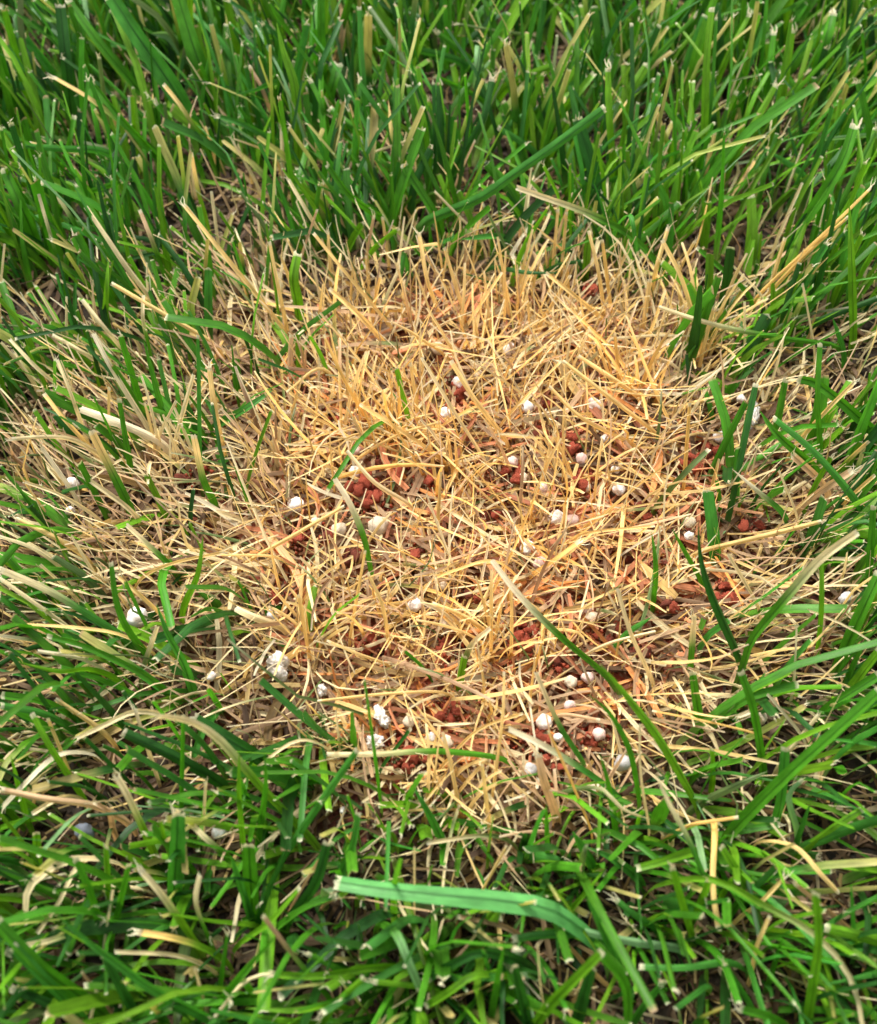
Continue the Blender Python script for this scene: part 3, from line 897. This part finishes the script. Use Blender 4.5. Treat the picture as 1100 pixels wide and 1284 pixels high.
# crumbly white lumps
for (u, v, rx, ry, seed, lab) in ((350, 836, 15, 20, 1, 'crumbly white lump low in the straw beside green blades'),
                                  (478, 900, 15, 12, 2, 'upper crumbly white lump against the bare red clay'),
                                  (470, 930, 13, 11, 3, 'lower crumbly white lump against the bare red clay'),
                                  (404, 866, 9, 8, 5, 'small crumbly white lump under lying straw'),
                                  (945, 520, 8, 21, 4, 'stringy white fluff beside an upright dark green blade')):
    p = at(u, v, 0.0065); k = mm_per_px(p)
    e = link('white_lump', lump_mesh('white_lump', M_FLUFF, 30 + seed, 0.5, 4, 1.0, .22), label=lab, cat='lump')
    e.location = p; rx *= .85; ry *= .8; e.scale = (rx * k, ry * k * 0.9, ry * k * 0.8); e.rotation_euler = (0.3, 0.2, seed)
    if seed == 4: e.rotation_euler = (0.5, 0, -0.2); e.scale = (rx * k, ry * k, ry * k * .4)
    occ_mark(p[None], np.array([max(rx, ry) * 0.9]), OCC_LUMP)
# the bluish stone
p = at(105, 1042, 0.008); k = mm_per_px(p)
o = link('stone', lump_mesh('stone', M_STONE, 77, 0.34), label='small glossy bluish grey stone half buried in brown thatch', cat='stone')
o.location = p; o.scale = (13 * k, 12 * k, 11 * k); occ_mark(p[None], np.array([13.0]), OCC_LUMP)

CLAY = """460,612,26,30 505,595,18,15 265,586,16,9 575,492,17,18 715,553,18,20 640,597,22,15 731,600,16,20 907,738,13,22 654,790,22,16 652,808,22,14 560,815,13,14
515,938,26,16 518,955,24,14 694,958,17,12 672,925,22,18 746,920,18,14 461,808,20,12 740,360,9,7 862,583,18,14 561,890,18,18 352,745,13,12 372,682,16,12 412,664,12,10 942,656,13,11
802,815,13,12 763,797,18,12 811,640,13,10 893,560,12,12 676,540,16,12 690,500,14,10 480,575,12,10 600,560,12,10 545,600,12,12 615,640,14,10 700,760,16,10 595,745,12,9
440,700,12,10 520,690,12,9 840,760,12,10 420,520,14,10 230,600,10,8 620,402,12,8 555,470,14,16 690,1000,14,10 700,835,14,10 830,700,12,10"""
cm = [lump_mesh('clay_crumb', M_CLAY, 50 + i, 0.5, 3, 0.8, .18) for i in range(6)]
cmd = [lump_mesh('clay_crumb', M_CLAYD, 60 + i, 0.5, 3, 0.8, .18) for i in range(3)]
def clay_near(u, v):
    q = min(LANDMARKS + [(a, b_, 70, 'by the ' + l_.split(' straw tuft')[0] + ' straw tuft') for a, b_, _, l_ in TUFTS], key=lambda q: math.hypot(u - q[0], v - q[1]))
    return ', ' + q[3] if math.hypot(u - q[0], v - q[1]) < 80 and 'clay' not in q[3] else ''
for ci, t in enumerate(CLAY.split()):
    u, v, rx, ry = (float(q) for q in t.split(','))
    n = max(3, int(rx * ry / 42))
    dark = ci >= 22
    for j in range(n):
        a = random.uniform(0, 6.28); q = math.sqrt(random.random())
        uu, vv = u + math.cos(a) * q * rx * .8, v + math.sin(a) * q * ry * .8
        r = random.uniform(3.5, 8.5)
        p = at(uu, vv, random.uniform(0.003, 0.0065)); k = mm_per_px(p)
        pl = place_words(u, v)
        big = 'bigger' if r > 6 else 'little'
        o = link('clay_crumb', random.choice(cmd if dark and random.random() < .6 else cm), label=f'{big} crumb of red clay heaped {pl}{clay_near(u, v)}', cat='clay crumb', group='red clay crumbs under the straw')
        if o.data in cmd: o['label'] = f'{big} crumb of brownish clay heaped {pl}{clay_near(u, v)}'
        o.location = p; o.scale = [r * k * random.uniform(.8, 1.2) for _ in range(3)]
        o.rotation_euler = (random.uniform(0, 6), random.uniform(0, 6), random.uniform(0, 6))
    c = at(u, v, 0.005)
    for q in np.linspace(-.6, .6, 4): occ_mark(at(u + q * rx, v, 0.005)[None], np.array([ry * 0.75]), OCC_LUMP)

def grit_mesh(name, pos, rad, cols):
    base = np.array([[1, 0, -.5], [-.6, .9, -.4], [-.5, -.9, -.5], [0.1, 0, .9]])
    n = len(pos); V = pos[:, None] + base[None] * rad[:, None, None] * rng.uniform(.6, 1.3, (n, 4, 3))
    a = rng.uniform(0, 6.28, n); c, s_ = np.cos(a)[:, None], np.sin(a)[:, None]
    d = V - pos[:, None]; V[..., 0] = pos[:, None, 0] + d[..., 0] * c - d[..., 1] * s_; V[..., 1] = pos[:, None, 1] + d[..., 0] * s_ + d[..., 1] * c
    f = np.array([[0, 1, 3], [1, 2, 3], [2, 0, 3], [0, 2, 1]])
    F = (np.arange(n)[:, None, None] * 4 + f[None]).reshape(-1, 3)
    me = mesh_from_arrays(name, V.reshape(-1, 3), F, np.repeat(cols, 4, 0), np.zeros((n * 4, 2)), M_STRAW, smooth=False)
    return me
cl = np.array([[float(q) for q in t.split(',')] for t in CLAY.split()])
pos, rad, cc_ = [], [], []
for u, v, rx, ry in cl:
    m = int(rx * ry * .35)
    for _ in range(m):
        p = at(u + rng.normal(0, rx * .8), v + rng.normal(0, ry * .8), 0.001 + rng.uniform(0, .0045)); pos.append(p)
        rad.append(rng.uniform(.0003, .0009)); cc_.append(np.array((.52, .11, .055)) * rng.uniform(.4, 1.15) + np.array((0, .03, .02)) * rng.random())
link('clay_crumbs', grit_mesh('clay_crumbs', np.array(pos), np.array(rad), np.array(cc_)), kind='stuff', label='fine red clay crumbs scattered between the straw', cat='clay')
n = 16000
gp = np.stack([rng.uniform(-.2, .2, n), rng.uniform(-.14, .28, n), np.zeros(n)], -1); gp[:, 2] = soil_height(gp[:, 0], gp[:, 1]) + .0003
gcol = np.array((.075, .052, .034)) * rng.uniform(.3, 2.2, (n, 1)) + np.array((.12, .02, .01)) * (np.hypot(gp[:, 0] - .01, gp[:, 1]) < .075)[:, None]
link('soil_grit', grit_mesh('soil_grit', gp, rng.uniform(.0003, .0012, n), gcol), kind='stuff', label='dark crumbly soil grit under the thatch', cat='soil')

# ------------------------------------------------------------------ the mass of grass
def dead_share(u, v):
    def ell(cx, cy, rx, ry, s, amp):
        r = np.hypot((u - cx) / rx, (v - cy) / ry); return amp * np.clip((1 + s - r) / (2 * s), 0, 1)
    d = ell(610, 675, 330, 335, .14, 1.0)
    d = np.maximum(d, ell(240, 645, 270, 225, .35, .80))
    d = np.maximum(d, ell(150, 870, 230, 140, .4, .45))
    d = np.maximum(d, ell(930, 650, 130, 290, .5, .58))
    d = np.maximum(d, ell(345, 425, 150, 75, .4, .80))
    d = np.maximum(d, ell(690, 395, 250, 62, .3, .75))
    d = np.maximum(d, ell(620, 1000, 300, 70, .5, .45))
    return np.maximum(d, 0.10)

def leave_in_view(P, blade_max, blade_p, lump_p):
    n = len(P)
    mid = np.concatenate([P, (P[:, 1:] + P[:, :-1]) / 2], 1)
    hide = (occ_frac(P) > blade_max) & (rng.random(n) < blade_p)
    hide |= (occ_frac(mid, OCC_LUMP) > 0) & (rng.random(n) < lump_p)
    return ~hide

def lean_dirs(u, v, n, k):
    pr = np.stack([(u - CX) / 430, -(v - CY) / 430 + 0.15], -1)
    L = np.linalg.norm(pr, axis=1, keepdims=True); pr = pr / np.maximum(L, 0.6)
    a = rng.uniform(0, 2 * np.pi, n)
    d = k[:, None] * pr * 1.3 + np.stack([np.cos(a), np.sin(a)], -1) * (1 - k)[:, None]
    return unit(d)

def grow(base, az, th0, th1, L, R, power=1.3, drift=None):
    N = len(base); P = np.zeros((N, R, 3)); P[:, 0] = base
    a = np.arctan2(az[:, 1], az[:, 0]); dr = np.zeros(N) if drift is None else drift
    for i in range(1, R):
        t = (i - 0.5) / (R - 1)
        th = th0 + (th1 - th0) * t ** power
        aa = a + dr * t
        st = L / (R - 1)
        P[:, i] = P[:, i - 1] + np.stack([np.sin(th) * np.cos(aa), np.sin(th) * np.sin(aa), np.cos(th)], -1) * st[:, None]
    return P

def settle(P, floor):
    P[..., 2] = np.maximum(P[..., 2], floor)
    return P

def pick(cols, probs, n):
    idx = rng.choice(len(cols), n, p=np.array(probs) / sum(probs))
    return np.array([PAL[c] for c in cols])[idx]

X0, X1, Y0, Y1 = -0.42, 0.42, -0.27, 0.62
def field(n):
    b = np.stack([rng.uniform(X0, X1, n), rng.uniform(Y0, Y1, n), np.zeros(n)], -1)
    u, v, f = project(b)
    out = np.maximum(np.maximum(-u, u - PW), np.maximum(-v, v - PH))          # the lawn thins out well beside the view
    k = rng.random(n) < np.clip(1 - (out - 120) / 260, .18, 1)
    return b[k], u[k], v[k]

# --- thatch: dead bits lying on the soil everywhere, thick in the patch
b, u, v = field(75000); n = len(b)
ds = dead_share(u, v)
inview = (u > -150) & (u < 1250) & (v > -250) & (v < 1450)
keep = rng.random(n) < np.where(inview, 0.64 + 0.36 * ds, 0.4)
b2 = np.stack([rng.normal(0.008, 0.062, 4000), rng.normal(-0.003, 0.068, 4000), np.zeros(4000)], -1)
b = np.concatenate([b[keep], b2]); u, v, _ = project(b); n = len(b)
ds = dead_share(u, v)
L = rng.uniform(0.006, 0.022, n)
a = rng.uniform(0, 2 * np.pi, n)
b[:, 2] = rng.uniform(0.0008, 0.0065, n) * (0.6 + 0.4 * ds)
P = grow(b, np.stack([np.cos(a), np.sin(a)], -1), rng.normal(1.52, .14, n), rng.normal(1.6, .15, n), L, 4, drift=rng.normal(0, .5, n))
settle(P, 0.0008)
W = (np.exp(rng.normal(math.log(.0009), .35, n)).clip(.0004, .0022))[:, None] * np.array([.8, 1, 1, .7])
C = pick('nstco', [.30, .20, .30, .14, .06], n)
browned_shaded = (rng.random(n) < 0.68 - 0.38 * ds)[:, None]  # brown bits, darkened further in colour for the shade deep in the grass
C = np.where(browned_shaded, C * np.array([.34, .30, .27]), C) * np.maximum(rng.uniform(.45, 1.1, (n, 1)), .75 * (ds > .85)[:, None])
C = C * np.where(ds < .35, .55, 1.0)[:, None]  # deep shade between the lawn blades, painted into the thatch colour
reddish = (rng.random(n) < 0.34 * (ds > .85))[:, None]
C = np.where(reddish, C * np.array([1.2, .74, .64]), C)
kp = leave_in_view(P, .3, .7, .75)
P, W, C = P[kp], W[kp], C[kp]; n = len(P)
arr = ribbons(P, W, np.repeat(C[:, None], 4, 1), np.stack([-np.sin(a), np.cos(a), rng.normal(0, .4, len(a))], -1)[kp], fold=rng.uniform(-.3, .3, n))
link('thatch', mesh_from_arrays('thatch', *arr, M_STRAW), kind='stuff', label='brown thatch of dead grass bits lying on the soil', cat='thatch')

# --- dead straw
def straw_mass(base_b, per, spread, lenr, r_keep, colfun):
    n0 = len(base_b)
    b = np.repeat(base_b, per, 0); n = len(b)
    b[:, :2] += rng.normal(0, spread, (n, 2))
    u, v, _ = project(b)
    ds = dead_share(u, v)
    core = np.hypot((u - CX) / 330, (v - CY) / 340)
    k = np.clip(core * 0.55, 0.05, .6) * np.where(u < 380, 1.15, 1.0)
    az = lean_dirs(u, v, n, np.clip(k, 0, .75))
    lying = rng.random(n) < np.where(v < 450, .32, .44)
    th0 = np.where(lying, rng.uniform(.9, 1.45, n), np.abs(rng.normal(.35, .3, n)))
    th1 = th0 + np.where(lying, rng.normal(.15, .2, n), rng.normal(.25, .3, n))
    L = rng.uniform(*lenr, n) * np.where(lying, 1.1, .9)
    b[:, 2] = np.where(lying, rng.uniform(0.001, 0.010, n), 0.0)
    R = 6
    P = settle(grow(b, az, th0, th1, L, R, drift=rng.normal(0, .5, n)), 0.001)
    kink = rng.random(n) < .45                                                  # some straws are bent over
    P[:, 4:] += (rng.normal(0, .0022, (n, 3)) * kink[:, None])[:, None, :] * np.array([1, 2.2])[None, :, None]
    settle(P, 0.001)
    W = np.exp(rng.normal(math.log(.00052), .38, n)).clip(.0002, .0013)[:, None] * np.array([.85, 1, 1, .92, .78, .5])[None]
    C = colfun(u, v, n) * rng.uniform(.68, 1.2, (n, 1))
    kp = leave_in_view(P, .25, r_keep, .76)
    sh = np.stack([-az[:, 1], az[:, 0], rng.normal(0, .6, n)], -1)
    CC = np.repeat(C[:, None], R, 1)
    halfgreen = (rng.random(n) < np.where(ds > .85, .05, .25))[:, None]
    CC[:, 1] = np.where(halfgreen, PAL['l'], CC[:, 1]); CC[:, 2] = np.where(halfgreen, CC[:, 2] * .5 + PAL['l'] * .5, CC[:, 2])
    CC[:, 0] *= .7; CC[:, -1] = CC[:, -1] * .5 + PALE_TIP * .5
    return P[kp], W[kp], CC[kp], sh[kp]
def straw_colours(u, v, n):
    warm = np.clip(1.15 - np.hypot((u - 620) / 330, (v - 600) / 330), 0, 1)
    g_ = pick('soctnw', [.44, .18, .18, .10, .06, .04], n); p_ = pick('cstwln', [.46, .20, .12, .06, .08, .08], n)
    return np.where((rng.random(n) < warm * 1.25)[:, None], g_, p_)
b, u, v = field(29000); nb = len(b)
ds = dead_share(u, v)
b = b[rng.random(nb) < np.where(ds > .85, .62, ds * .55)]
pk = straw_mass(b, 4, 0.004, (0.008, 0.028), .72, straw_colours)
parts = [ribbons(*pk, fold=rng.uniform(-.45, .45, len(pk[0])), across=3, ragged=.3)]
# extra straw heaped over the core
b2 = np.stack([rng.normal(0.010, 0.050, 420), rng.normal(0.0, 0.055, 420), np.zeros(420)], -1)
pk = straw_mass(b2, 4, 0.005, (0.010, 0.032), .75, straw_colours)
parts.append(ribbons(*pk, fold=rng.uniform(-.45, .45, len(pk[0])), across=3, ragged=.3))
link('dead_grass', mesh_from_arrays('dead_grass', *merge(parts), M_STRAW), kind='stuff', label='mass of dry golden straw covering the dead patch', cat='dead grass')

# --- conspicuous starry tufts of straw: one thing each, every straw a part
for (tu, tv, tc, lab) in TUFTS:
    root = bpy.data.objects.new('straw_tuft', None); COL.objects.link(root)
    root.empty_display_size = 0.005
    root.location = at(tu, tv, 0.002)
    root['label'] = lab; root['category'] = 'straw tuft'; root['group'] = 'starry tufts of dead straw'
    m = 16
    az = unit(rng.normal(0, 1, (m, 2)) + np.array([0, .5]))
    bb = np.zeros((m, 3)); bb[:, :2] = rng.normal(0, .0036, (m, 2))
    th0 = np.abs(rng.normal(.45, .3, m)); th1 = th0 + np.abs(rng.normal(.6, .4, m))
    P = grow(bb, az, th0, th1, rng.uniform(.014, .028, m), 8, drift=rng.normal(0, .2, m))
    W = rng.uniform(.0004, .0010, m)[:, None] * np.interp(np.linspace(0, 1, 8), [0, .3, .8, 1], [.8, 1, .9, .7])[None]
    C = np.repeat((PAL[tc] * rng.uniform(.85, 1.15, (m, 1)))[:, None], 8, 1); C[:, -1] = C[:, -1] * .5 + PALE_TIP * .5; C[:, 0] *= .7
    cw = ribbons(P[:, :2], W[:, :2] * 1.9, C[:, :2] * np.array([.8, .72, .6]), np.stack([-az[:, 1], az[:, 0], np.zeros(m)], -1), fold=.4)
    link('sheath_base', mesh_from_arrays('sheath_base', *cw, M_STRAW), parent=root, label='papery brown sheath at the foot')
    for j in range(m):
        arr = ribbons(P[j:j + 1], W[j:j + 1], C[j:j + 1], np.array([[-az[j, 1], az[j, 0], rng.normal(0, .4)]]), fold=rng.uniform(-.4, .4), across=3, ragged=.3)
        link('straw', mesh_from_arrays('straw', *arr, M_STRAW), parent=root)

# --- living grass: shoots of three or four blades
b, u, v = field(37000); nb = len(b)
ds = dead_share(u, v)
hollow = np.exp(-(((u - 560) / 120) ** 2 + ((v - 190) / 70) ** 2)) * .45
prob = np.clip(1 - ds * .85, 0.0, 1)
prob = np.where(ds > .9, 0.012, prob) * (1 - hollow)
x, y = b[:, 0], b[:, 1]                                                       # the lawn grows in clumps with gaps between
clump = np.sin(x * 210 + 2 * np.sin(y * 95)) * np.cos(y * 190 + 1.7 * np.sin(x * 120)) + .6 * np.sin(x * 77 - y * 110 + 1)
prob = prob * np.clip(.48 + .75 * clump, .05, 1)
b = b[rng.random(nb) < prob]
per = 4
b = np.repeat(b, per, 0); n = len(b)
b[:, :2] += rng.normal(0, .0022, (n, 2))
u, v, _ = project(b)
k = np.clip(np.hypot((u - CX) / 1000, (v - CY) / 1000) + .08, 0, .5)
az = lean_dirs(u, v, n, k)
th0 = np.abs(rng.normal(.34, .36, n)); th1 = th0 + np.abs(rng.normal(.5, .5, n))
short = rng.random(n) < .35
longer = rng.random(n) < .10
L = np.where(short, rng.uniform(.010, .024, n), np.where(longer, rng.uniform(.044, .062, n), rng.uniform(.024, .044, n)))
th1 = th1 + longer * rng.uniform(.2, .9, n)
L = L * np.where(dead_share(u, v) > .3, .8, 1.0)
R = 7
P = settle(grow(b, az, th0, th1, L, R, power=1.6, drift=rng.normal(0, .35, n)), .001)
pointed = rng.random(n) < .22
tt = np.linspace(0, 1, R)
pc = np.interp(tt, [0, .2, .5, .9, 1], [.65, .95, 1, .82, .72]); pp = np.interp(tt, [0, .2, .45, .8, 1], [.65, 1, 1, .55, .05])
wid = np.exp(rng.normal(math.log(.00132), .45, n)).clip(.0004, .0036)
W = wid[:, None] * np.where(pointed[:, None], pp[None], pc[None])
right = np.clip((u - 500) / 600, 0, 1) * (v < 450)
C0 = np.where((rng.random(n) < .30 + .35 * right)[:, None], pick('yg', [.7, .3], n), pick('gbdypl', [.38, .22, .28, .07, .02, .03], n))
C0 = C0 * rng.uniform(.62, 1.15, (n, 1)) * (1 + rng.normal(0, .06, (n, 3)))
C = np.repeat(C0[:, None], R, 1)
yel = (rng.random(n) < .10)[:, None]
C[:, -2] = np.where(yel, C[:, -2] * .4 + PAL['s'] * .6, C[:, -2]); C[:, -3] = np.where(yel, C[:, -3] * .7 + PAL['s'] * .3, C[:, -3])
C[:, -1] = np.where(pointed[:, None], C[:, -1], np.where((rng.random(n) < .4)[:, None], PAL['n'] * 1.1, PALE_TIP))
C[:, 0] = np.array((.30, .30, .13)); C[:, 1] = C[:, 1] * .7 + np.array((.22, .26, .08)) * .3
kp = leave_in_view(P, .22, .80, .85)
P, W, C, az, pointed, wid = P[kp], W[kp], C[kp], az[kp], pointed[kp], wid[kp]; n = len(P)
# bring the pale cut end close to the tip
P[:, -2] = P[:, -1] * .88 + P[:, -2] * .12
sh = np.stack([-az[:, 1], az[:, 0], rng.normal(0, .35, n)], -1)
arr = ribbons(P, W, C, sh, fold=rng.choice([-1, 1], n) * rng.uniform(.08, .35, n), across=3, ragged=.28, twist=rng.normal(0, .4, n))
link('lawn_grass', mesh_from_arrays('lawn_grass', *arr, M_GREEN), kind='stuff', label='dense green mown lawn grass around the dead patch', cat='grass')
fi = np.where(~pointed & (rng.random(n) < .40))[0]
T = unit(P[fi, -1] - P[fi, -3]); S = unit(np.cross(T, rng.normal(0, 1, (len(fi), 3))))
arr = fibres(P[fi, -1], T, S, wid[fi] * .8, 3, np.full(len(fi), .0020), np.tile(PALE_TIP, (len(fi), 1)))
link('torn_tips', mesh_from_arrays('torn_tips', *arr, M_STRAW), kind='stuff', label='pale torn fibres on the mown tips of lawn grass', cat='grass tips')
